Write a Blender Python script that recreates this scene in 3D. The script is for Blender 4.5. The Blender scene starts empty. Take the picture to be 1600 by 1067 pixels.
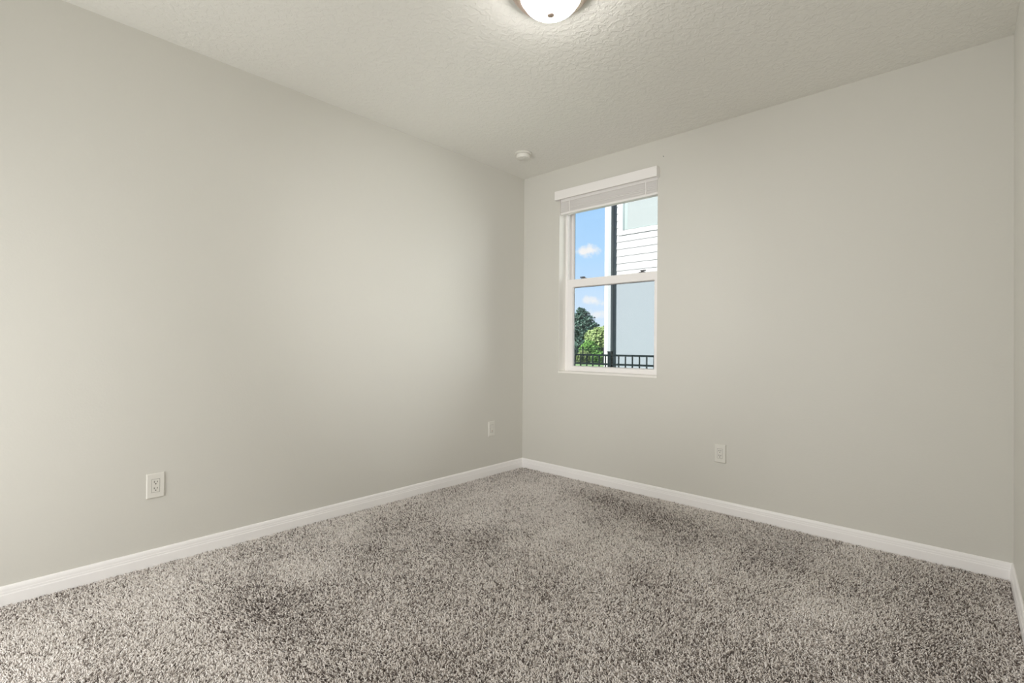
import bpy, bmesh, math, random
import numpy as np
from mathutils import Vector, Matrix

scene = bpy.context.scene
COL = scene.collection

# ---------------------------------------------------------------- camera
W, H, L = 3.278, 2.74, 4.10          # room: x 0..W, y 0..-L, z 0..H
CAM_F = 764.57                        # focal length in pixels of a 1600-wide frame
yaw, pitch, roll = -0.7427, 0.0074, 0.0084
fw = Vector((math.sin(yaw) * math.cos(pitch), math.cos(yaw) * math.cos(pitch), math.sin(pitch)))
rt = fw.cross(Vector((0, 0, 1))).normalized()
up = rt.cross(fw)
cr, sr = math.cos(roll), math.sin(roll)
r2, u2 = rt * cr + up * sr, up * cr - rt * sr
cd = bpy.data.cameras.new('camera')
cam = bpy.data.objects.new('camera', cd)
COL.objects.link(cam)
M = Matrix((r2, u2, -fw)).transposed().to_4x4()
M.translation = Vector((3.0832, -3.5148, 1.1533))
cam.matrix_world = M
cd.sensor_fit = 'HORIZONTAL'
cd.sensor_width = 36.0
cd.lens = CAM_F / 1600 * 36.0
cd.clip_start = 0.01
cd.clip_end = 500
scene.camera = cam

# ---------------------------------------------------------------- look, sky, sun, large lights
vs = scene.view_settings
vs.view_transform = 'Standard'
vs.look = 'None'
vs.gamma = 1.0
vs.exposure = 0.0
vs.use_curve_mapping = False
scene.cycles.max_bounces = 12
scene.cycles.diffuse_bounces = 8
scene.cycles.transparent_max_bounces = 16
scene.cycles.sample_clamp_indirect = 20.0
scene.cycles.caustics_reflective = False
scene.cycles.caustics_refractive = False


def N(nt, kind, **kw):
    n = nt.nodes.new(kind)
    for k, v in kw.items():
        if k.startswith('i_'):
            key = k[2:]
            n.inputs[int(key) if key.isdigit() else key].default_value = v
        else:
            setattr(n, k, v)
    return n


def ramp(nt, stops, interp='LINEAR'):
    n = nt.nodes.new('ShaderNodeValToRGB')
    n.color_ramp.interpolation = interp
    while len(n.color_ramp.elements) < len(stops):
        n.color_ramp.elements.new(0.5)
    for e, (p, c) in zip(n.color_ramp.elements, stops):
        e.position = p
        e.color = (*c, 1) if len(c) == 3 else c
    return n


def build_sky():
    w = bpy.data.worlds.new('sky')
    scene.world = w
    w.use_nodes = True
    nt = w.node_tree
    nt.nodes.clear()
    ln = nt.links.new
    tc = N(nt, 'ShaderNodeTexCoord')
    sep = N(nt, 'ShaderNodeSeparateXYZ')
    ln(tc.outputs['Generated'], sep.inputs[0])
    sky = ramp(nt, [(0.0, (.80, .90, 1.0)), (0.05, (.72, .86, 1.04)), (0.18, (.49, .76, 1.10)),
                    (0.35, (.38, .66, 1.04)), (1.0, (.22, .48, .95))])
    ln(sep.outputs['Z'], sky.inputs[0])
    noise = N(nt, 'ShaderNodeTexNoise', i_Scale=42.0, i_Detail=6.0, i_Roughness=0.62)
    ln(tc.outputs['Generated'], noise.inputs['Vector'])
    total = None
    clouds = [((-.5452, .8167, .190), .034, 1.7, 1.0), ((-.5500, .8140, .187), .030, 2.6, 1.0),
              ((-.5420, .8345, .0905), .030, 2.2, .85), ((-.5500, .8300, .092), .028, 2.2, .75),
              ((-.5385, .8410, .0640), .030, 2.0, .7), ((-.530, .830, .085), .03, 2, .8),
              ((-.30, .93, .22), .12, 3.0, .9), ((-.80, .58, .17), .14, 3.0, .9), ((-.66, .72, .30), .10, 3.0, .8)]
    for c, r, squash, amt in clouds:
        sub = N(nt, 'ShaderNodeVectorMath', operation='SUBTRACT')
        ln(tc.outputs['Generated'], sub.inputs[0])
        sub.inputs[1].default_value = c
        mul = N(nt, 'ShaderNodeVectorMath', operation='MULTIPLY')
        ln(sub.outputs[0], mul.inputs[0])
        mul.inputs[1].default_value = (1 / r, 1 / r, squash / r)
        le = N(nt, 'ShaderNodeVectorMath', operation='LENGTH')
        ln(mul.outputs[0], le.inputs[0])
        a = N(nt, 'ShaderNodeMath', operation='SUBTRACT')
        a.inputs[0].default_value = 0.62
        ln(le.outputs['Value'], a.inputs[1])
        nb = N(nt, 'ShaderNodeMath', operation='MULTIPLY_ADD')
        ln(noise.outputs['Fac'], nb.inputs[0])
        nb.inputs[1].default_value = 1.5
        nb.inputs[2].default_value = -0.75
        s = N(nt, 'ShaderNodeMath', operation='ADD')
        ln(a.outputs[0], s.inputs[0])
        ln(nb.outputs[0], s.inputs[1])
        mr = N(nt, 'ShaderNodeMapRange', interpolation_type='SMOOTHSTEP')
        ln(s.outputs[0], mr.inputs['Value'])
        mr.inputs['From Min'].default_value = -0.12
        mr.inputs['From Max'].default_value = 0.42
        mr.inputs['To Max'].default_value = amt
        if total is None:
            total = mr.outputs[0]
        else:
            mx = N(nt, 'ShaderNodeMath', operation='MAXIMUM')
            ln(total, mx.inputs[0])
            ln(mr.outputs[0], mx.inputs[1])
            total = mx.outputs[0]
    mix = N(nt, 'ShaderNodeMix', data_type='RGBA')
    ln(total, mix.inputs['Factor'])
    ln(sky.outputs[0], mix.inputs['A'])
    mix.inputs['B'].default_value = (1.0, .98, .99, 1)
    bg = N(nt, 'ShaderNodeBackground', i_Strength=1.0)
    ln(mix.outputs['Result'], bg.inputs['Color'])
    out = N(nt, 'ShaderNodeOutputWorld')
    ln(bg.outputs[0], out.inputs[0])


build_sky()

sl = bpy.data.lights.new('sun', 'SUN')
sl.energy = 26.0
sl.angle = math.radians(0.6)
sl.color = (1.0, .97, .92)
sun = bpy.data.objects.new('sun', sl)
COL.objects.link(sun)
sun_from = Vector((-.42, -.72, .80)).normalized()
sun.rotation_euler = sun_from.to_track_quat('Z', 'Y').to_euler()
sun.location = (0, -20, 30)

# fill light added behind the camera, shining in through the made-up doorway
al = bpy.data.lights.new('rear_fill_light', 'AREA')
al.shape = 'RECTANGLE'
al.size, al.size_y = 1.5, 1.9
al.energy = 38.5
al.color = (1.0, 1.0, .99)
rear_fill = bpy.data.objects.new('rear_fill_light', al)
COL.objects.link(rear_fill)
rear_fill.location = (1.15, -L - .36, 1.0)
rear_fill.rotation_euler = (math.radians(92), 0, 0)     # faces +y, into the room
# soft fill spot added behind the camera to brighten the far corner
fl = bpy.data.lights.new('corner_fill', 'SPOT')
fl.energy = 175
fl.spot_size = math.radians(60)
fl.spot_blend = 1.0
fl.shadow_soft_size = .18
fl.color = (1.0, 1.0, 1.0)
fill_spot = bpy.data.objects.new('corner_fill', fl)
COL.objects.link(fill_spot)
fill_spot.location = (2.80, -3.80, 1.45)
fill_spot.rotation_euler = (Vector((0.0, -.12, 1.6)) - fill_spot.location).to_track_quat('-Z', 'Y').to_euler()
f2 = bpy.data.lights.new('right_fill', 'SPOT')  # added fill spot that lifts the right end of the room
f2.energy = 115
f2.spot_size = math.radians(72)
f2.spot_blend = 1.0
f2.shadow_soft_size = .18
fill_spot2 = bpy.data.objects.new('right_fill', f2)
COL.objects.link(fill_spot2)
fill_spot2.location = (.80, -4.0, 1.45)
fill_spot2.rotation_euler = (Vector((3.95, -.2, 1.2)) - fill_spot2.location).to_track_quat('-Z', 'Y').to_euler()
LAMP_STRENGTH = 52.0


# ---------------------------------------------------------------- materials
def mat(name, color, rough=0.6, metal=0.0, bump=None, spec=0.5, emit=None):
    m = bpy.data.materials.new(name)
    m.use_nodes = True
    nt = m.node_tree
    b = nt.nodes['Principled BSDF']
    b.inputs['Base Color'].default_value = (*color, 1)
    b.inputs['Roughness'].default_value = rough
    b.inputs['Metallic'].default_value = metal
    b.inputs['Specular IOR Level'].default_value = spec
    if emit:
        b.inputs['Emission Color'].default_value = (*emit[0], 1)
        b.inputs['Emission Strength'].default_value = emit[1]
    if bump:
        scale, strength, dist, detail = bump
        tc = N(nt, 'ShaderNodeTexCoord')
        no = N(nt, 'ShaderNodeTexNoise', i_Scale=scale, i_Detail=detail, i_Roughness=0.55)
        nt.links.new(tc.outputs['Object'], no.inputs['Vector'])
        bp = N(nt, 'ShaderNodeBump', i_Strength=strength, i_Distance=dist)
        nt.links.new(no.outputs['Fac'], bp.inputs['Height'])
        nt.links.new(bp.outputs['Normal'], b.inputs['Normal'])
    return m


def mottled(name, c0, c1, scale, rough=0.8, bump=None, detail=4.0):
    m = mat(name, c0, rough, bump=bump, spec=0.3)
    nt = m.node_tree
    tc = N(nt, 'ShaderNodeTexCoord')
    no = N(nt, 'ShaderNodeTexNoise', i_Scale=scale, i_Detail=detail)
    nt.links.new(tc.outputs['Object'], no.inputs['Vector'])
    rp = ramp(nt, [(.35, c0), (.65, c1)])
    nt.links.new(no.outputs['Fac'], rp.inputs[0])
    nt.links.new(rp.outputs[0], nt.nodes['Principled BSDF'].inputs['Base Color'])
    return m


WALL_C = (.650, .638, .592)
CEIL_C = (.80, .79, .747)
M_wall = mat('wall_paint', WALL_C, .5, bump=(95, .16, .003, 2.0), spec=.5)


def ceiling_material():
    m = mat('ceiling_knockdown', CEIL_C, .8, spec=.2)
    nt = m.node_tree
    b = nt.nodes['Principled BSDF']
    tc = N(nt, 'ShaderNodeTexCoord')
    no = N(nt, 'ShaderNodeTexNoise', i_Scale=34.0, i_Detail=3.0, i_Roughness=0.5, i_Distortion=0.6)
    nt.links.new(tc.outputs['Object'], no.inputs['Vector'])
    rp = ramp(nt, [(.44, (0, 0, 0)), (.58, (1, 1, 1))], 'EASE')
    nt.links.new(no.outputs['Fac'], rp.inputs[0])
    bp = N(nt, 'ShaderNodeBump', i_Strength=.35, i_Distance=.004)
    nt.links.new(rp.outputs[0], bp.inputs['Height'])
    nt.links.new(bp.outputs['Normal'], b.inputs['Normal'])
    return m


M_ceil = ceiling_material()
M_reveal = mat('reveal_paint', (.93, .915, .87), .6, spec=.3)
M_trim = mat('trim_gloss_white', (.91, .895, .89), .38)
M_vinyl = mat('white_vinyl', (.90, .88, .87), .35)
M_blind = mat('blind_white', (.87, .85, .835), .45)
M_plate = mat('outlet_plastic', (.735, .72, .67), .35)
M_slot = mat('slot_dark', (.12, .115, .10), .6)
M_smoke = mat('detector_plastic', (.735, .72, .67), .45)
M_nickel = mat('brushed_nickel', (.60, .49, .43), .42, 1.0)
M_dome = mat('opal_glass_lit', (.9, .88, .86), .2, emit=((1.0, .97, .935), LAMP_STRENGTH))
M_lock = mat('lock_grey', (.10, .10, .11), .5)
M_gasket = mat('gasket_dark', (.06, .075, .085), .6)
M_sill = mat('sill_stone', (.87, .85, .81), .3)
M_cord = mat('cord_white', (.87, .85, .83), .8)
M_fence = mat('powder_coat_black', (.0015, .0045, .0055), .7, spec=.04)
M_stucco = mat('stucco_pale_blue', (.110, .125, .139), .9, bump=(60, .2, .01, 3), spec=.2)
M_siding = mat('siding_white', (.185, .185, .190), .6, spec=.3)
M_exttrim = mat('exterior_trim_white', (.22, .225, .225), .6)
M_bounce = mat('bounce_white', (.88, .88, .87), .8)  # white of the unseen wing added to throw sunlight indoors
M_spout = mat('downspout_grey', (.13, .14, .148), .6)
M_glassdark = mat('far_glass', (.155, .168, .168), .08)
M_fargrey = mat('far_sash', (.105, .132, .132), .5)
M_farjamb_shade = mat('far_jamb_shade', (.045, .07, .074), .5)  # dark colour standing for shade in the far window recess
M_darkslab = mat('subfloor', (.12, .10, .09), .9)
M_roof = mat('roof_shingle', (.18, .17, .16), .9)
M_grass = mottled('grass', (.035, .07, .024), (.075, .12, .045), 1.2)
M_bark = mottled('bark', (.10, .075, .05), (.17, .13, .10), 8)


def glass_material():
    m = bpy.data.materials.new('window_glass')
    m.use_nodes = True
    nt = m.node_tree
    nt.nodes.clear()
    tr = N(nt, 'ShaderNodeBsdfTransparent', i_Color=(.97, .985, .98, 1))
    gl = N(nt, 'ShaderNodeBsdfGlossy', i_Roughness=0.01)
    fr = N(nt, 'ShaderNodeFresnel', i_IOR=1.35)
    mx = N(nt, 'ShaderNodeMixShader')
    out = N(nt, 'ShaderNodeOutputMaterial')
    nt.links.new(fr.outputs[0], mx.inputs[0])
    nt.links.new(tr.outputs[0], mx.inputs[1])
    nt.links.new(gl.outputs[0], mx.inputs[2])
    nt.links.new(mx.outputs[0], out.inputs[0])
    return m


M_glass = glass_material()


def leaf_material(name, dark, light):
    m = bpy.data.materials.new(name)
    m.use_nodes = True
    nt = m.node_tree
    b = nt.nodes['Principled BSDF']
    at = N(nt, 'ShaderNodeAttribute', attribute_name='tone')
    rp = ramp(nt, [(0, dark), (1, light)])
    nt.links.new(at.outputs['Fac'], rp.inputs[0])
    nt.links.new(rp.outputs[0], b.inputs['Base Color'])
    b.inputs['Roughness'].default_value = .6
    b.inputs['Specular IOR Level'].default_value = .2
    tl = N(nt, 'ShaderNodeBsdfTranslucent')
    nt.links.new(rp.outputs[0], tl.inputs['Color'])
    mx = N(nt, 'ShaderNodeMixShader')
    mx.inputs[0].default_value = .3
    out = nt.nodes['Material Output']
    nt.links.new(b.outputs[0], mx.inputs[1])
    nt.links.new(tl.outputs[0], mx.inputs[2])
    nt.links.new(mx.outputs[0], out.inputs[0])
    return m


M_leaf_dark = leaf_material('leaves_dark', (.012, .034, .030), (.050, .10, .075))
M_leaf_light = leaf_material('leaves_light', (.075, .125, .034), (.24, .30, .125))
M_leaf_bright = leaf_material('leaves_bright', (.05, .125, .020), (.12, .25, .06))


def carpet_material():
    m = bpy.data.materials.new('carpet_yarn')
    m.use_nodes = True
    nt = m.node_tree
    b = nt.nodes['Principled BSDF']
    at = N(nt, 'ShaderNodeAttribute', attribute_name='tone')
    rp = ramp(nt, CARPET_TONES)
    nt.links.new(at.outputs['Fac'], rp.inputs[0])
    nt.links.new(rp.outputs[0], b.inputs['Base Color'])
    b.inputs['Roughness'].default_value = .95
    b.inputs['Specular IOR Level'].default_value = .08
    return m


CARPET_TONES = [(0.0, (.085, .066, .058)), (.27, (.26, .224, .205)), (.50, (.81, .752, .71)), (1.0, (.97, .935, .905))]
M_carpet = carpet_material()
M_carpet_back = mat('carpet_backing', (.34, .30, .275), .95, spec=.05)


# ---------------------------------------------------------------- mesh helpers
def finish(name, bm, mats, parent=None, smooth=False, bevel=0):
    me = bpy.data.meshes.new(name)
    if bevel:
        bmesh.ops.bevel(bm, geom=[e for e in bm.edges if len(e.link_faces) == 2 and e.calc_face_angle(0) > .6],
                        offset=bevel, segments=2, profile=.6, affect='EDGES')
    bmesh.ops.recalc_face_normals(bm, faces=bm.faces)
    if smooth:
        for f in bm.faces:
            f.smooth = True
    bm.to_mesh(me)
    bm.free()
    if not isinstance(mats, (list, tuple)):
        mats = [mats]
    for m in mats:
        me.materials.append(m)
    o = bpy.data.objects.new(name, me)
    COL.objects.link(o)
    if parent is not None:
        o.parent = parent
    if smooth:
        try:
            me.set_sharp_from_angle(angle=math.radians(40))
        except Exception:
            pass
    return o


def box(bm, x0, x1, y0, y1, z0, z1, mi=0):
    v = [bm.verts.new(p) for p in ((x0, y0, z0), (x1, y0, z0), (x1, y1, z0), (x0, y1, z0),
                                   (x0, y0, z1), (x1, y0, z1), (x1, y1, z1), (x0, y1, z1))]
    for f in ((0, 3, 2, 1), (4, 5, 6, 7), (0, 1, 5, 4), (1, 2, 6, 5), (2, 3, 7, 6), (3, 0, 4, 7)):
        fc = bm.faces.new([v[i] for i in f])
        fc.material_index = mi


def boxobj(name, dims, m, parent=None, bevel=0):
    bm = bmesh.new()
    box(bm, *dims)
    return finish(name, bm, m, parent, bevel=bevel)


def lathe(bm, prof, seg=48, cx=0, cy=0):
    """prof: (radius, z) list, radius 0 at an end closes it"""
    rings = []
    for r, z in prof:
        if r < 1e-6:
            rings.append([bm.verts.new((cx, cy, z))])
        else:
            rings.append([bm.verts.new((cx + r * math.cos(2 * math.pi * k / seg), cy + r * math.sin(2 * math.pi * k / seg), z)) for k in range(seg)])
    for a, b in zip(rings, rings[1:]):
        for k in range(seg):
            j = (k + 1) % seg
            if len(a) == 1 and len(b) == 1:
                continue
            if len(a) == 1:
                bm.faces.new((a[0], b[k], b[j]))
            elif len(b) == 1:
                bm.faces.new((a[k], a[j], b[0]))
            else:
                bm.faces.new((a[k], a[j], b[j], b[k]))


def cyl(bm, p0, p1, r, seg=12):
    p0, p1 = Vector(p0), Vector(p1)
    d = (p1 - p0)
    rot = d.to_track_quat('Z', 'Y').to_matrix().to_4x4()
    bmesh.ops.create_cone(bm, cap_ends=True, segments=seg, radius1=r, radius2=r, depth=d.length,
                          matrix=Matrix.Translation((p0 + p1) / 2) @ rot)


def empty(name, loc, rz=0, parent=None):
    o = bpy.data.objects.new(name, None)
    COL.objects.link(o)
    o.location = loc
    o.rotation_euler = (0, 0, rz)
    o.empty_display_size = .1
    if parent is not None:
        o.parent = parent
    return o


def tag(o, label=None, cat=None, group=None, kind=None):
    if label:
        o['label'] = label
    if cat:
        o['category'] = cat
    if group:
        o['group'] = group
    if kind:
        o['kind'] = kind
    return o


def numpy_mesh(name, verts, faces, m, tone=None, parent=None, smooth=False):
    """faces: (n,k) int array, all the same k"""
    me = bpy.data.meshes.new(name)
    n, k = faces.shape
    me.vertices.add(len(verts))
    me.vertices.foreach_set('co', verts.astype(np.float32).ravel())
    me.loops.add(n * k)
    me.loops.foreach_set('vertex_index', faces.astype(np.int32).ravel())
    me.polygons.add(n)
    me.polygons.foreach_set('loop_start', np.arange(0, n * k, k, dtype=np.int32))
    if smooth:
        me.polygons.foreach_set('use_smooth', np.ones(n, dtype=bool))
    if tone is not None:
        a = me.attributes.new('tone', 'FLOAT', 'POINT')
        a.data.foreach_set('value', tone.astype(np.float32))
    me.update(calc_edges=True)
    me.materials.append(m)
    o = bpy.data.objects.new(name, me)
    COL.objects.link(o)
    if parent is not None:
        o.parent = parent
    return o


# ---------------------------------------------------------------- room shell
T = .14                     # partition thickness
WT = .20                    # outer wall thickness
OX0, OX1, OZ0, OZ1 = .424, 1.364, .909, 2.476      # window opening

tag(boxobj('wall_left', (-T, 0, -L, WT, -.20, H + .02), M_wall),
    'plain greige painted wall on the left with two outlets low down', 'wall', kind='structure')
bm = bmesh.new()
box(bm, 0, OX0, 0, WT, -.20, H + .02)
box(bm, OX1, W + T, 0, WT, -.20, H + .02)
box(bm, OX0, OX1, 0, WT, -.20, OZ0)
box(bm, OX0, OX1, 0, WT, OZ1, H + .02)
for f in bm.faces:                                   # the returns of the opening are painted off-white
    c = f.calc_center_median()
    if 1e-4 < c.y < WT - 1e-4 and OZ0 - .01 < c.z < OZ1 + .01 and OX0 - .01 < c.x < OX1 + .01:
        f.material_index = 1
o = finish('wall_back', bm, [M_wall, M_reveal])
tag(o, 'greige painted wall with the window, right of the corner', 'wall', kind='structure')
tag(boxobj('wall_right', (W, W + T, -L, 0, -.20, H + .02), M_wall),
    'sliver of greige wall at the right edge', 'wall', kind='structure')
bm = bmesh.new()                                     # wall behind the camera with a doorway added to let the fill light in
DX0, DX1, DZ = .30, 2.0, 2.3
box(bm, -T, DX0, -L - T, -L, -.20, H + .02)
box(bm, DX1, W + T, -L - T, -L, -.20, H + .02)
box(bm, DX0, DX1, -L - T, -L, DZ, H + .02)
box(bm, DX0 - .1, DX0, -L - .55, -L - T, -.20, H + .02)       # closed box round the fill light
box(bm, DX1, DX1 + .1, -L - .55, -L - T, -.20, H + .02)
box(bm, DX0 - .1, DX1 + .1, -L - .65, -L - .55, -.20, H + .02)
tag(finish('wall_front', bm, M_wall), 'greige wall behind the viewer with a wide opening added for the fill light', 'wall', kind='structure')
tag(boxobj('ceiling', (-T, W + T, -L - .65, WT, H, H + .12), M_ceil),
    'greige ceiling with knockdown texture', 'ceiling', kind='structure')
tag(boxobj('floor', (-T, W + T, -L - .65, WT, -.18, -.014), M_carpet_back),
    'floor slab under the carpet', 'floor', kind='structure')


# baseboards: stepped profile (offset from wall, height)
BB = [(0, -.014), (.0135, -.014), (.0135, .040), (.0132, .0445), (.0118, .0470), (.0116, .0500), (.0114, .0560), (.0104, .0580), (.0102, .0610), (.0100, .0680),
      (.0082, .0755), (.0058, .0800), (.0035, .082), (0, .082)]


def baseboard(name, a, b, nrm, inset_a, inset_b, label):
    """runs a->b along a wall whose inward normal is nrm, mitred by inset at each end"""
    a, b, nrm = Vector(a), Vector(b), Vector(nrm)
    d = (b - a).normalized()
    bm = bmesh.new()
    ra = [bm.verts.new(a + nrm * t + d * (t * inset_a) + Vector((0, 0, z))) for t, z in BB]
    rb = [bm.verts.new(b + nrm * t - d * (t * inset_b) + Vector((0, 0, z))) for t, z in BB]
    n = len(BB)
    for k in range(n):
        j = (k + 1) % n
        bm.faces.new((ra[k], ra[j], rb[j], rb[k]))
    bm.faces.new(ra)
    bm.faces.new(rb)
    o = finish(name, bm, M_trim)
    return tag(o, label, 'baseboard', kind='structure')


baseboard('baseboard_left', (0, -L, 0), (0, 0, 0), (1, 0, 0), 0, 1, 'white moulded baseboard along the left wall')
baseboard('baseboard_back', (0, 0, 0), (W, 0, 0), (0, -1, 0), 1, 1, 'white moulded baseboard under the window wall')
baseboard('baseboard_right', (W, 0, 0), (W, -L, 0), (-1, 0, 0), 1, 0, 'white moulded baseboard at the right edge')


# ---------------------------------------------------------------- window
win = empty('window_1', (0, 0, 0))
tag(win, 'white vinyl single hung window with a view of a fence and house', 'window', kind='structure')
FY = .100                                            # room-side face of the frame
SZ = .9255                                           # top of the sill
fx0, fx1 = OX0, OX1
bm = bmesh.new()
box(bm, fx0, fx0 + .022, FY, WT - .005, SZ, OZ1)
box(bm, fx1 - .022, fx1, FY, WT - .005, SZ, OZ1)
box(bm, fx0 + .022, fx1 - .022, FY, WT - .005, OZ1 - .03, OZ1)
box(bm, fx0 + .022, fx1 - .022, FY + .046, WT - .005, SZ, SZ + .020)
for x, s in ((fx0 + .022, 1), (fx1 - .022, -1)):      # balance tracks on the jambs
    for y in (.122, .142):
        box(bm, min(x, x + s * .004), max(x, x + s * .004), y, y + .006, 1.75, OZ1 - .03)
finish('window_frame', bm, M_vinyl, win)


def sash(name, x0, x1, z0, z1, y0, y1, stile, bot, top, gasket=True):
    bm = bmesh.new()
    box(bm, x0, x0 + stile, y0, y1, z0, z1)
    box(bm, x1 - stile, x1, y0, y1, z0, z1)
    box(bm, x0 + stile, x1 - stile, y0, y1, z0, z0 + bot)
    box(bm, x0 + stile, x1 - stile, y0, y1, z1 - top, z1)
    s = finish(name, bm, M_vinyl, win)
    gx0, gx1, gz0, gz1 = x0 + stile, x1 - stile, z0 + bot, z1 - top
    ym = y0 + .55 * (y1 - y0)
    # glazing bead: a sloped inner lip round the glass
    bm = bmesh.new()
    b = .007
    fr = [(gx0, y0 + .002), (gx1, y0 + .002)]
    o = [bm.verts.new((x, y0 + .003, z)) for x, z in ((gx0, gz0), (gx1, gz0), (gx1, gz1), (gx0, gz1))]
    i = [bm.verts.new((x, ym - .002, z)) for x, z in ((gx0 + b, gz0 + b), (gx1 - b, gz0 + b), (gx1 - b, gz1 - b), (gx0 + b, gz1 - b))]
    for k in range(4):
        j = (k + 1) % 4
        bm.faces.new((o[k], o[j], i[j], i[k]))
    o2 = [bm.verts.new((x, ym - .002, z)) for x, z in ((gx0, gz0), (gx1, gz0), (gx1, gz1), (gx0, gz1))]
    for k in range(4):
        j = (k + 1) % 4
        bm.faces.new((i[k], i[j], o2[j], o2[k]))
        bm.faces.new((o[j], o[k], o2[k], o2[j]))
    finish('glazing_bead', bm, M_vinyl, s)
    bm = bmesh.new()
    g = .0035
    for d in ((gx0 + b, gx1 - b, gz1 - b - g, gz1 - b), (gx0 + b, gx0 + b + g * .6, gz0 + b, gz1 - b)):
        box(bm, d[0], d[1], ym - .003, ym + .001, d[2], d[3])
    tag(finish('glazing_gasket', bm, M_gasket, s), 'dark gasket line round the glass')
    boxobj('glass_pane', (gx0, gx1, ym, ym + .004, gz0, gz1), M_glass, s)
    return s


sash('upper_sash', fx0 + .022, fx1 - .022, 1.70, OZ1 - .03, .156, .184, .021, .035, .05)
low = sash('lower_sash', fx0 + .014, fx1 - .014, SZ + .0006, 1.749, FY + .004, FY + .040, .060, .040, .066)
for px, f in ((.612, -1), (1.178, 1)):
    bm = bmesh.new()                                  # cam lock: base, hub and swung lever
    box(bm, px - .026, px + .026, FY + .006, FY + .030, 1.749, 1.755)
    lathe(bm, [(0, 1.765), (.011, 1.765), (.012, 1.755), (.012, 1.7545)], 16, px, FY + .018)
    box(bm, px - .008 if f > 0 else px - .036, px + .036 if f > 0 else px + .008, FY - .004 if f > 0 else FY + .008, FY + .008 if f > 0 else FY + .020, 1.759, 1.768)
    tag(finish('sash_lock', bm, M_lock, win), 'small dark grey cam lock on the meeting rail')
boxobj('window_sill', (fx0 - .001, fx1 + .001, -.004, FY + .045, OZ0 + .0005, SZ), M_sill, win, bevel=.0025)

# ---------------------------------------------------------------- blind, pulled right up
bl = empty('window_blind', (.893, 0, 2.45))
tag(bl, 'raised white horizontal blind with a plain valance at the top of the window', 'blind')
VX0, VX1, VZ0, VZ1 = .406, 1.380, 2.4475, 2.5245


def local(o):
    o.matrix_parent_inverse = bl.matrix_basis.inverted()
    o.location = Vector((0, 0, 0))
    return o


bm = bmesh.new()
box(bm, VX0, VX1, -.052, -.040, VZ0, VZ1)
box(bm, VX0, VX0 + .012, -.040, -.001, VZ0, VZ1)
box(bm, VX1 - .012, VX1, -.040, -.001, VZ0, VZ1)
local(finish('valance', bm, M_blind, bl, bevel=.003))
local(boxobj('headrail', (OX0 + .008, OX1 - .004, .006, .062, OZ1 - .040, OZ1 - .001), M_blind, bl))
rng = random.Random(4)
BZ = 2.326                                            # underside of the bottom rail
nslat = 24
local(boxobj('bottom_rail', (OX0 + .006, OX1 - .003, .007, .058, BZ, BZ + .018), M_blind, bl, bevel=.003))
for k in range(nslat):
    z = BZ + .0195 + k * (2.4345 - BZ - .0195) / nslat
    bm = bmesh.new()
    dy, dz = rng.uniform(-.0025, .0025), rng.uniform(-.0006, .0006)
    prev = None
    for q in range(5):                               # gently crowned slat
        t = q / 4
        y = .007 + dy + .050 * t
        zz = z + dz + .0022 * (1 - (2 * t - 1) ** 2)
        cur = [bm.verts.new((x, y, zz + h)) for x in (OX0 + .007, OX1 - .004) for h in (0, .0024)]
        if prev:
            bm.faces.new((prev[0], prev[2], cur[2], cur[0]))
            bm.faces.new((prev[1], cur[1], cur[3], prev[3]))
            bm.faces.new((prev[0], cur[0], cur[1], prev[1]))
            bm.faces.new((prev[2], prev[3], cur[3], cur[2]))
        else:
            bm.faces.new((cur[0], cur[1], cur[3], cur[2]))
        prev = cur
    bm.faces.new((prev[0], prev[2], prev[3], prev[1]))
    local(finish('slat', bm, M_blind, bl))
for x in (.531, 1.262):
    local(boxobj('ladder_tape', (x - .004, x + .004, .0025, .0042, BZ + .002, OZ1 - .02), M_cord, bl))
bm = bmesh.new()
cyl(bm, (1.352, .004, BZ + .0), (1.352, .004, 2.44), .0025, 8)
local(finish('lift_cord', bm, M_cord, bl))


# ---------------------------------------------------------------- ceiling light
LX, LY = 1.737, -1.812
lamp = empty('ceiling_light', (LX, LY, H))
tag(lamp, 'lit round flush mount ceiling light with opal glass bowl', 'ceiling light')
bm = bmesh.new()
lathe(bm, [(0, -.0005), (.174, -.0005), (.178, -.005), (.178, -.012), (.170, -.020), (.164, -.026), (.158, -.038), (.148, -.045), (.134, -.045), (.130, -.039), (0, -.036)], 64)
tag(finish('mounting_pan', bm, M_nickel, lamp, smooth=True), 'brushed bronze ceiling pan')
bm = bmesh.new()
prof = [(.121, -.038)]
for k in range(0, 17):
    a = math.pi / 2 * k / 16
    prof.append((.126 * math.cos(a), -.042 - .073 * math.sin(a)))
prof[-1] = (0, prof[-1][1])
lathe(bm, prof, 64)
tag(finish('glass_bowl', bm, M_dome, lamp, smooth=True), 'glowing white glass bowl')
bm = bmesh.new()
lathe(bm, [(0, -.111), (.0165, -.111), (.018, -.115), (.0165, -.120), (.014, -.123), (.009, -.1265), (0, -.1275)], 24)
tag(finish('finial', bm, M_nickel, lamp, smooth=True), 'small bronze finial')

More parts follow.
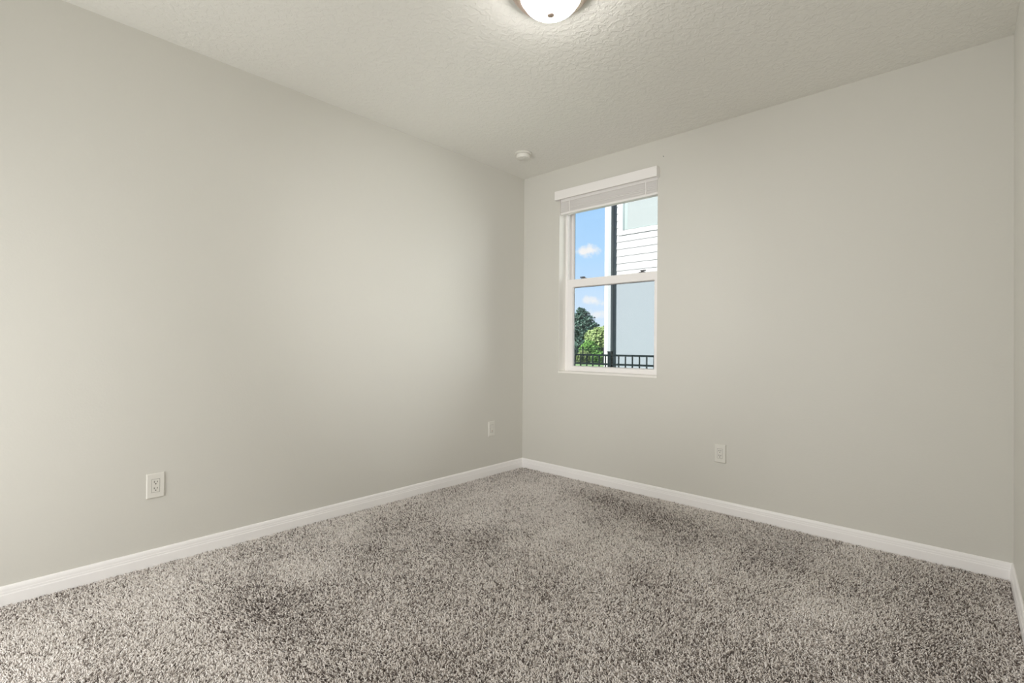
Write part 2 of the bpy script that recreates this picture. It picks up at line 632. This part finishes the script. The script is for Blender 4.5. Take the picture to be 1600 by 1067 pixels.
# ---------------------------------------------------------------- smoke detector
sd = empty('smoke_detector', (.412, -.486, H))
tag(sd, 'small round off-white smoke detector on the ceiling near the corner', 'smoke detector')
bm = bmesh.new()
lathe(bm, [(0, -.0005), (.069, -.0005), (.071, -.003), (.071, -.010), (.066, -.014), (0, -.014)], 48)
finish('base_plate', bm, M_smoke, sd, smooth=True)
bm = bmesh.new()
lathe(bm, [(0, -.014), (.050, -.014), (.050, -.019), (.058, -.0205), (.0585, -.034), (.054, -.043), (.046, -.046), (0, -.047)], 48)
finish('cover', bm, M_smoke, sd, smooth=True)
bm = bmesh.new()
lathe(bm, [(0, -.0465), (.010, -.0465), (.010, -.049), (0, -.049)], 20, .018, -.01)
tag(finish('test_button', bm, M_smoke, sd, smooth=True), 'round test button')


# ---------------------------------------------------------------- outlets (built facing -y, origin on the wall)
def slot_box(bm, x, z, w, h):
    box(bm, x - w / 2, x + w / 2, -.0112, -.0088, z - h / 2, z + h / 2)


def make_outlet(w, h):
    e = empty('wall_outlet', (0, 0, 0))
    bm = bmesh.new()                                  # bevelled cover plate
    hw, hh = w / 2, h / 2
    ring = []
    for ins, y in ((0, -.0005), (0, -.004), (.0045, -.0085)):
        ring.append([bm.verts.new((sx * (hw - ins), y, sz * (hh - ins))) for sx, sz in ((-1, -1), (1, -1), (1, 1), (-1, 1))])
    for a, b in zip(ring, ring[1:]):
        for k in range(4):
            j = (k + 1) % 4
            bm.faces.new((a[k], a[j], b[j], b[k]))
    bm.faces.new(ring[0])
    bm.faces.new(ring[2])
    finish('cover_plate', bm, M_plate, e)
    # shadow gap round the insert
    bm = bmesh.new()
    for d in ((-.0182, -.0172, -.0345, .0345), (.0172, .0182, -.0345, .0345), (-.0182, .0182, .0335, .0345), (-.0182, .0182, -.0345, -.0335)):
        box(bm, d[0], d[1], -.0089, -.0082, d[2], d[3])
    tag(finish('insert_gap', bm, M_slot, e), 'dark hairline round the insert')
    return e


def receptacle_parts(e):
    for s in (1, -1):
        bm = bmesh.new()
        box(bm, -.0170, .0170, -.0095, -.004, min(s * .001, s * .0333), max(s * .001, s * .0333))
        r = finish('receptacle', bm, M_plate, e, bevel=.0012)
        bm = bmesh.new()
        z = s * .0165
        slot_box(bm, -.0064, z + .004, .0028, .0088)
        slot_box(bm, .0064, z + .004, .0026, .0074)
        cyl(bm, (0, -.0112, z - .0070), (0, -.0088, z - .0070), .0029, 12)
        tag(finish('socket_slots', bm, M_slot, r), 'dark plug slots')


def screws(e):
    for s in (1, -1):
        bm = bmesh.new()
        cyl(bm, (0, -.0096, s * .048), (0, -.0080, s * .048), .0032, 12)
        finish('plate_screw', bm, M_plate, e)


def dup(o, parent=None):
    c = o.copy()
    COL.objects.link(c)
    c.parent = parent
    for ch in list(o.children):
        dup(ch, c)
    return c


a = make_outlet(.079, .128)
receptacle_parts(a)
screws(a)
tag(a, 'off-white duplex outlet on the window wall to the right below the window', 'outlet', 'electrical wall plates')
a.location = (1.843, 0, .4085)
b = dup(a)
b.location = (0, -2.887, .4100)
b.rotation_euler = (0, 0, math.radians(90))
b['label'] = 'large near off-white duplex outlet on the left wall'
c = make_outlet(.079, .130)
c.name = 'wall_jack_plate'
tag(c, 'faint off-white wall plate on the left wall close to the corner', 'wall plate', 'electrical wall plates')
c.location = (0, -.420, .4090)
c.rotation_euler = (0, 0, math.radians(90))
boxobj('insert', (-.0170, .0170, -.0095, -.004, -.0333, .0333), M_plate, c, bevel=.0012)
bm = bmesh.new()
cyl(bm, (0, -.0135, -.020), (0, -.009, -.020), .0050, 16)
tag(finish('jack', bm, M_nickel, c), 'small round cable jack')
screws(c)

# tiny picture nail above the window
nail = empty('nail', (1.41, 0, 2.600))
tag(nail, 'tiny nail left in the wall above the right end of the window', 'nail')
bm = bmesh.new()
cyl(bm, (0, .004, 0), (0, -.006, .001), .0013, 8)
cyl(bm, (0, -.006, .001), (0, -.0075, .001), .0032, 12)
finish('nail_shaft', bm, M_lock, nail)


# ---------------------------------------------------------------- carpet: every tuft modelled
def value_noise(x, y, seed):
    r = np.random.RandomState(seed)
    g = r.rand(64, 64)
    xi, yi = np.floor(x).astype(int), np.floor(y).astype(int)
    fx, fy = x - xi, y - yi
    fx, fy = fx * fx * (3 - 2 * fx), fy * fy * (3 - 2 * fy)
    a, b = g[xi % 64, yi % 64], g[(xi + 1) % 64, yi % 64]
    c, d = g[xi % 64, (yi + 1) % 64], g[(xi + 1) % 64, (yi + 1) % 64]
    return (a * (1 - fx) + b * fx) * (1 - fy) + (c * (1 - fx) + d * fx) * fy


def fbm(x, y, f, seed, octs=3):
    s, amp, tot = 0, 1.0, 0
    for k in range(octs):
        s = s + amp * value_noise(x * f * 2 ** k + 7.3 * k + 50, y * f * 2 ** k + 3.1 * k + 50, seed + k)
        tot += amp
        amp *= .55
    return s / tot


def build_carpet():
    R = np.random.RandomState(11)
    p = .0050
    x0, x1, y0, y1 = .016, W - .016, -3.60, -.016
    nx, ny = int((x1 - x0) / p), int((y1 - y0) / p)
    gx, gy = np.meshgrid(np.arange(nx), np.arange(ny), indexing='ij')
    n = nx * ny
    x = x0 + (gx.ravel() + .5 + R.uniform(-.45, .45, n)) * p
    y = y0 + (gy.ravel() + .5 + R.uniform(-.45, .45, n)) * p
    # nap direction wanders in soft patches, the way trodden pile does
    ang = 2 * math.pi * 1.4 * fbm(x, y, 1.3, 21)
    amt = .25 + .85 * np.clip((fbm(x, y, 2.1, 33) - .35) * 2.6, 0, 1)
    lx = np.cos(ang) * amt * .55 + R.normal(0, .42, n)
    ly = np.sin(ang) * amt * .55 + R.normal(0, .42, n)
    ln = .0142 * R.uniform(.72, 1.2, n)
    d1 = np.stack([lx * .6, ly * .6, np.ones(n)], 1)
    d1 /= np.linalg.norm(d1, axis=1, keepdims=True)
    d2 = np.stack([lx * 1.9, ly * 1.9, np.ones(n)], 1)
    d2 /= np.linalg.norm(d2, axis=1, keepdims=True)
    base = np.stack([x, y, np.full(n, -.014)], 1)
    mid = base + d1 * (ln * .55)[:, None]
    tip = mid + d2 * (ln * .55)[:, None]
    rad = R.uniform(.0020, .0031, n)
    th0 = R.uniform(0, 2 * math.pi, n)
    rows = []
    for k in range(3):
        th = th0 + 2 * math.pi * k / 3
        off = np.stack([np.cos(th) * rad, np.sin(th) * rad, np.zeros(n)], 1)
        rows.append((base + off * .8, mid + off, tip + off * .70))
    V = np.empty((n, 9, 3))
    for k in range(3):
        for j in range(3):
            V[:, j * 3 + k] = rows[k][j]
    # keep the pile off the baseboards
    V[:, :, 0] = np.clip(V[:, :, 0], .0145, W - .0145)
    V[:, :, 1] = np.clip(V[:, :, 1], None, -.0145)
    fl = []
    for j in range(2):
        for k in range(3):
            m = (k + 1) % 3
            a_, b_, c_, d_ = j * 3 + k, j * 3 + m, j * 3 + 3 + m, j * 3 + 3 + k
            fl += [(a_, b_, c_), (a_, c_, d_)]
    fl.append((6, 7, 8))
    fl = np.array(fl)
    F = (fl[None] + (np.arange(n) * 9)[:, None, None]).reshape(-1, 3)
    # yarn tones: heathered from strand to strand, with light and dark of brushed pile painted in
    pile_shade = (fbm(x, y, 3.0, 71, 4) - .5) * .42
    for cx, cy, rx, ry, rot, s in PILE_SHADE_PATCHES:
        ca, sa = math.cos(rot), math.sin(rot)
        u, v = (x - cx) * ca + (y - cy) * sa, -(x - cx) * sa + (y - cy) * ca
        pile_shade += s * np.exp(-((u / rx) ** 2 + (v / ry) ** 2))
    tone = np.clip(R.beta(1.5, 1.15, n) * .97 + .04 + pile_shade, 0, 1)
    tone = np.repeat(tone, 9)
    o = numpy_mesh('carpet', V.reshape(-1, 3), F, M_carpet, tone)
    return tag(o, 'heathered taupe cut pile carpet covering the whole floor', 'carpet', kind='stuff')


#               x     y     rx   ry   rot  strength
PILE_SHADE_PATCHES = [(1.25, -.35, .75, .16, -.10, -.16), (.45, -1.7, .30, .22, .5, -.10), (.9, -2.7, .30, .25, .3, -.10),
               (.55, -.50, .25, .18, .4, .12), (2.55, -.85, .25, .25, 0, .08)]  # lighter and darker pile shading, put into the yarn colour
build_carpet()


# ---------------------------------------------------------------- outdoors
GZ = -.20
tag(boxobj('ground', (-70, 30, WT + .01, 90, GZ - .2, GZ), M_grass), 'grass outside the window', 'ground', kind='structure')
bm = bmesh.new()
box(bm, -.45, W + 3, -L - 3, .50, H + .30, H + .42)
tag(finish('trim_1', bm, M_roof), 'eave of the house above the window', 'eave', kind='structure')


def picket_mesh(h):
    bm = bmesh.new()
    box(bm, -.008, .008, -.008, .008, 0, h)
    me = bpy.data.meshes.new('picket')
    bm.to_mesh(me)
    bm.free()
    me.materials.append(M_fence)
    return me


def fence(name, x0, x1, y, top, rails, posts, pitch, label, flush=True, first=None):
    f = empty(name, (x0, y, GZ))
    tag(f, label, 'fence', 'aluminium yard fences')
    ln = x1 - x0
    for z in rails:
        boxobj('rail', (0, ln, -.0125, .0125, z - GZ - .014, z - GZ + .014), M_fence, f)
    for px in posts:
        bm = bmesh.new()
        box(bm, px - x0 - .029, px - x0 + .029, -.029, .029, 0, top - GZ + .035)
        po = finish('post', bm, M_fence, f)
        bm = bmesh.new()
        box(bm, px - x0 - .034, px - x0 + .034, -.034, .034, top - GZ + .035, top - GZ + .048)
        finish('post_cap', bm, M_fence, po, bevel=.004)
    me = picket_mesh((top if flush else top + .10) - GZ - .06)
    s = first if first is not None else x0
    k = 0
    while s + k * pitch < x1:
        px = s + k * pitch
        k += 1
        if min(abs(px - q) for q in posts) < .045:
            continue
        o = bpy.data.objects.new('picket', me)
        COL.objects.link(o)
        o.parent = f
        o.location = (px - x0, 0, .06)
    return f


fence('metal_fence', -4.2, 1.2, 3.0, 1.022, (1.010, .873, .02), (-.861, -3.1, .97), .1143,
      'near black metal yard fence with flush square pickets in front of the neighbouring house', first=-4.2 + .0563)
fence('metal_fence', -22.4, -12.2, 26.0, 1.03, (1.0, .86, .05), (-20.6, -18.8, -17.06, -15.33, -13.5), .1143,
      'distant black metal fence in front of the trees', first=-22.35)

# neighbouring house
nh = empty('house', (-2.513, 5.5, GZ))
tag(nh, 'neighbouring house with white lap siding above pale blue-grey stucco', 'house')
NX0, NX1, NY = -2.513, 15.0, 5.5
Z1 = 2.57


def nbox(name, d, m, parent=nh, bevel=0):
    o = boxobj(name, d, m, None, bevel)
    bpy.context.view_layer.update()
    o.parent = parent
    o.matrix_parent_inverse = Matrix.Translation(-Vector((-2.513, 5.5, GZ)))
    return o


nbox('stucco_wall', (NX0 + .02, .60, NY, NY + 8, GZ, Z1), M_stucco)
tag(nbox('bounce_wing', (.60, NX1, NY - .30, NY + 8, GZ, 6.19), M_bounce), 'white wing added out of view to bounce sunlight indoors')
bm = bmesh.new()
z = Z1
box(bm, NX0 + .02, .60, NY + .012, NY + 8, Z1, 6.2)
while z < 6.1:                                        # lap boards, each tilted over the one below
    v = [bm.verts.new(p) for p in ((NX0 + .03, NY - .004, z), (.595, NY - .004, z), (.595, NY + .004, z + .150), (NX0 + .03, NY + .004, z + .150),
                                   (NX0 + .03, NY + .013, z), (.595, NY + .013, z), (.595, NY + .013, z + .150), (NX0 + .03, NY + .013, z + .150))]
    for fc in ((0, 1, 2, 3), (4, 7, 6, 5), (0, 4, 5, 1), (3, 2, 6, 7), (0, 3, 7, 4), (1, 5, 6, 2)):
        bm.faces.new([v[i] for i in fc])
    z += .150
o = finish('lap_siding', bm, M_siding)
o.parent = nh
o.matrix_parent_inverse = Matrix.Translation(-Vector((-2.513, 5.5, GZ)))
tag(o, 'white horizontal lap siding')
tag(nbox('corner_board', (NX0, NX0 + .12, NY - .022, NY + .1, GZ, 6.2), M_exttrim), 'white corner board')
bm = bmesh.new()
box(bm, -2.372, -2.302, 5.385, 5.478, GZ + .1, 6.1)
for zz in (.4, 2.0, 3.6, 5.2):
    box(bm, -2.385, -2.289, 5.470, 5.490, zz, zz + .03)
o = finish('downspout', bm, M_spout, bevel=.004)
o.parent = nh
o.matrix_parent_inverse = Matrix.Translation(-Vector((-2.513, 5.5, GZ)))
tag(o, 'grey square downspout at the corner')
bm = bmesh.new()
wx0, wx1, wz0, wz1 = -2.09, -.75, 3.555, 5.0
box(bm, wx0 - .10, wx0, NY - .010, NY + .02, wz0 - .10, wz1 + .1)
box(bm, wx1, wx1 + .10, NY - .010, NY + .02, wz0 - .10, wz1 + .1)
box(bm, wx0, wx1, NY - .010, NY + .02, wz0 - .10, wz0)
box(bm, wx0, wx1, NY - .010, NY + .02, wz1, wz1 + .1)
cas = finish('window_casing', bm, M_exttrim)
cas.parent = nh
cas.matrix_parent_inverse = Matrix.Translation(-Vector((-2.513, 5.5, GZ)))
bm = bmesh.new()
for d in ((wx0, wx0 + .115, wz0, wz1), (wx1 - .075, wx1, wz0, wz1), (wx0 + .115, wx1 - .075, wz0, wz0 + .02), (wx0 + .115, wx1 - .075, wz1 - .05, wz1)):
    box(bm, d[0], d[1], NY - .014, NY + .02, d[2], d[3])
o = finish('sash', bm, M_fargrey, cas)
tag(boxobj('jamb_shade', (wx0, wx0 + .040, NY - .0175, NY + .01, wz0, wz1), M_farjamb_shade, cas), 'dark teal strip painted as the shaded side of the window recess')  # shade of the recess painted as a dark strip
boxx = boxobj('pane', (wx0 + .115, wx1 - .075, NY - .013, NY - .008, wz0 + .02, wz1 - .05), M_glassdark, cas)
bm = bmesh.new()                                      # simple hip roof
rz = 6.2
e = [bm.verts.new(p) for p in ((NX0 - .35, NY - .4, rz), (NX1 + .35, NY - .4, rz), (NX1 + .35, NY + 8.4, rz), (NX0 - .35, NY + 8.4, rz))]
tp = [bm.verts.new(p) for p in ((NX0 + 3.6, NY + 4, rz + 2.2), (NX1 - 3.6, NY + 4, rz + 2.2))]
bm.faces.new(e)
bm.faces.new((e[0], e[1], tp[1], tp[0]))
bm.faces.new((e[1], e[2], tp[1]))
bm.faces.new((e[2], e[3], tp[0], tp[1]))
bm.faces.new((e[3], e[0], tp[0]))
o = finish('roof', bm, M_roof)
o.parent = nh
o.matrix_parent_inverse = Matrix.Translation(-Vector((-2.513, 5.5, GZ)))


def foliage(name, kind, loc, blobs, nleaf, leaf, m, label, group, trunk_h, seed):
    """blobs: (dx, dy, z, rx, rz) of the crown; leaves are small folded quads spread through the crown"""
    R = np.random.RandomState(seed)
    e = empty(name, loc)
    tag(e, label, kind, group)
    vol = np.array([b[3] ** 2 for b in blobs])
    pick = R.choice(len(blobs), nleaf, p=vol / vol.sum())
    B = np.array(blobs)[pick]
    d = R.normal(size=(nleaf, 3))
    d /= np.linalg.norm(d, axis=1, keepdims=True)
    rr = R.uniform(.55, 1.0, nleaf) ** .6
    lump = 1 + .18 * np.sin(d[:, 0] * 7 + pick) * np.sin(d[:, 2] * 6 + pick * 2)
    c = np.stack([B[:, 0] + d[:, 0] * rr * B[:, 3] * lump, B[:, 1] + d[:, 1] * rr * B[:, 3] * lump, B[:, 2] + d[:, 2] * rr * B[:, 4] * lump], 1)
    nrm = d + R.normal(0, .55, (nleaf, 3))
    nrm /= np.linalg.norm(nrm, axis=1, keepdims=True)
    t = np.cross(nrm, R.normal(size=(nleaf, 3)))
    t /= np.linalg.norm(t, axis=1, keepdims=True)
    s = np.cross(nrm, t)
    L_ = leaf * R.uniform(.7, 1.3, nleaf)[:, None]
    V = np.stack([c - t * L_ * .6, c + s * L_ * .33 + nrm * L_ * .08, c + t * L_ * .6, c - s * L_ * .33 + nrm * L_ * .08], 1).reshape(-1, 3)
    F = np.concatenate([np.array([[0, 1, 2], [0, 2, 3]])[None] + (np.arange(nleaf) * 4)[:, None, None]]).reshape(-1, 3)
    tone = np.repeat(np.clip(R.beta(2, 2, nleaf), 0, 1), 4)
    numpy_mesh('foliage', V, F, m, tone, e)
    bm = bmesh.new()
    prev = None
    for z_, r_, ox in ((0, .10, 0), (trunk_h * .5, .075, .04), (trunk_h, .05, .0)):
        ring = [bm.verts.new((ox + r_ * math.cos(k * math.pi / 4), r_ * math.sin(k * math.pi / 4), z_)) for k in range(8)]
        if prev:
            for k in range(8):
                bm.faces.new((prev[k], prev[(k + 1) % 8], ring[(k + 1) % 8], ring[k]))
        else:
            bm.faces.new(ring)
        prev = ring
    bm.faces.new(prev)
    for k in range(4):
        a_ = k * 1.6 + .3
        cyl(bm, (0, 0, trunk_h * .8), (math.cos(a_) * trunk_h * .3, math.sin(a_) * trunk_h * .3, trunk_h * 1.25), .03, 6)
    finish('trunk', bm, M_bark, e)
    return e


TG, SG = 'trees beyond the far fence', 'shrubs beyond the far fence'
foliage('tree', 'tree', (-23.3, 35.0, GZ), [(0, 0, 2.8, 1.5, 1.5), (-.1, .2, 4.05, .75, .75), (.8, 0, 2.7, 1.0, 1.0), (-.9, 0, 3.2, 1.1, 1.2), (-.2, 0, 4.55, .4, .42), (1.5, .2, 2.2, .7, .8), (.2, .3, 1.3, 1.7, 1.3)], 9000, .20, M_leaf_dark,
        'dark blue-green tree at the left of the lower window pane, tallest of the trees', TG, 2.4, 1)
foliage('tree', 'tree', (-18.9, 31.0, GZ), [(0, 0, 1.7, 1.0, 1.0), (.55, .2, 2.45, .62, .6), (-.6, 0, 2.1, .65, .6), (.0, .0, 2.4, .5, .5), (.9, .1, 1.6, .6, .7)], 7500, .17, M_leaf_light,
        'light yellow-green tree right of the dark tree, beside the downspout', TG, 1.4, 2)
foliage('tree', 'tree', (-15.6, 31.6, GZ), [(0, 0, 1.7, 1.0, 1.0), (.5, .2, 2.4, .65, .6), (-.6, 0, 2.1, .7, .6)], 5000, .17, M_leaf_light,
        'light green tree hidden behind the corner of the neighbouring house', TG, 1.4, 3)
foliage('tree', 'tree', (-27.9, 35.5, GZ), [(0, 0, 2.6, 1.4, 1.5), (.5, .2, 3.6, .9, .9), (-.6, 0, 3.2, 1.0, 1.0)], 6000, .20, M_leaf_dark,
        'dark tree hidden behind the window frame left of the tallest tree', TG, 2.2, 4)
foliage('shrub', 'shrub', (-18.2, 28.55, GZ), [(0, 0, 1.15, .60, .62), (.45, .05, .95, .45, .5), (-.45, .05, .95, .45, .5)], 3500, .14, M_leaf_bright,
        'bright green round shrub in front of the light tree', SG, .8, 5)
for k, (sx, sy, m, lab) in enumerate(((-19.0, 26.95, M_leaf_light, 'pale green shrub seen through the near fence below the dark tree'),
                                      (-17.65, 27.0, M_leaf_light, 'pale green shrub below the bright round shrub'),
                                      (-16.3, 26.95, M_leaf_bright, 'green shrub at the foot of the downspout corner'),
                                      (-20.35, 27.0, M_leaf_bright, 'green shrub at the left edge of the lower pane'))):
    foliage('shrub', 'shrub', (sx, sy, GZ), [(0, 0, .45, .45, .55), (.26, .0, .40, .35, .48), (-.26, .0, .42, .35, .50)], 3000, .12, m, lab, SG, .3, 10 + k)
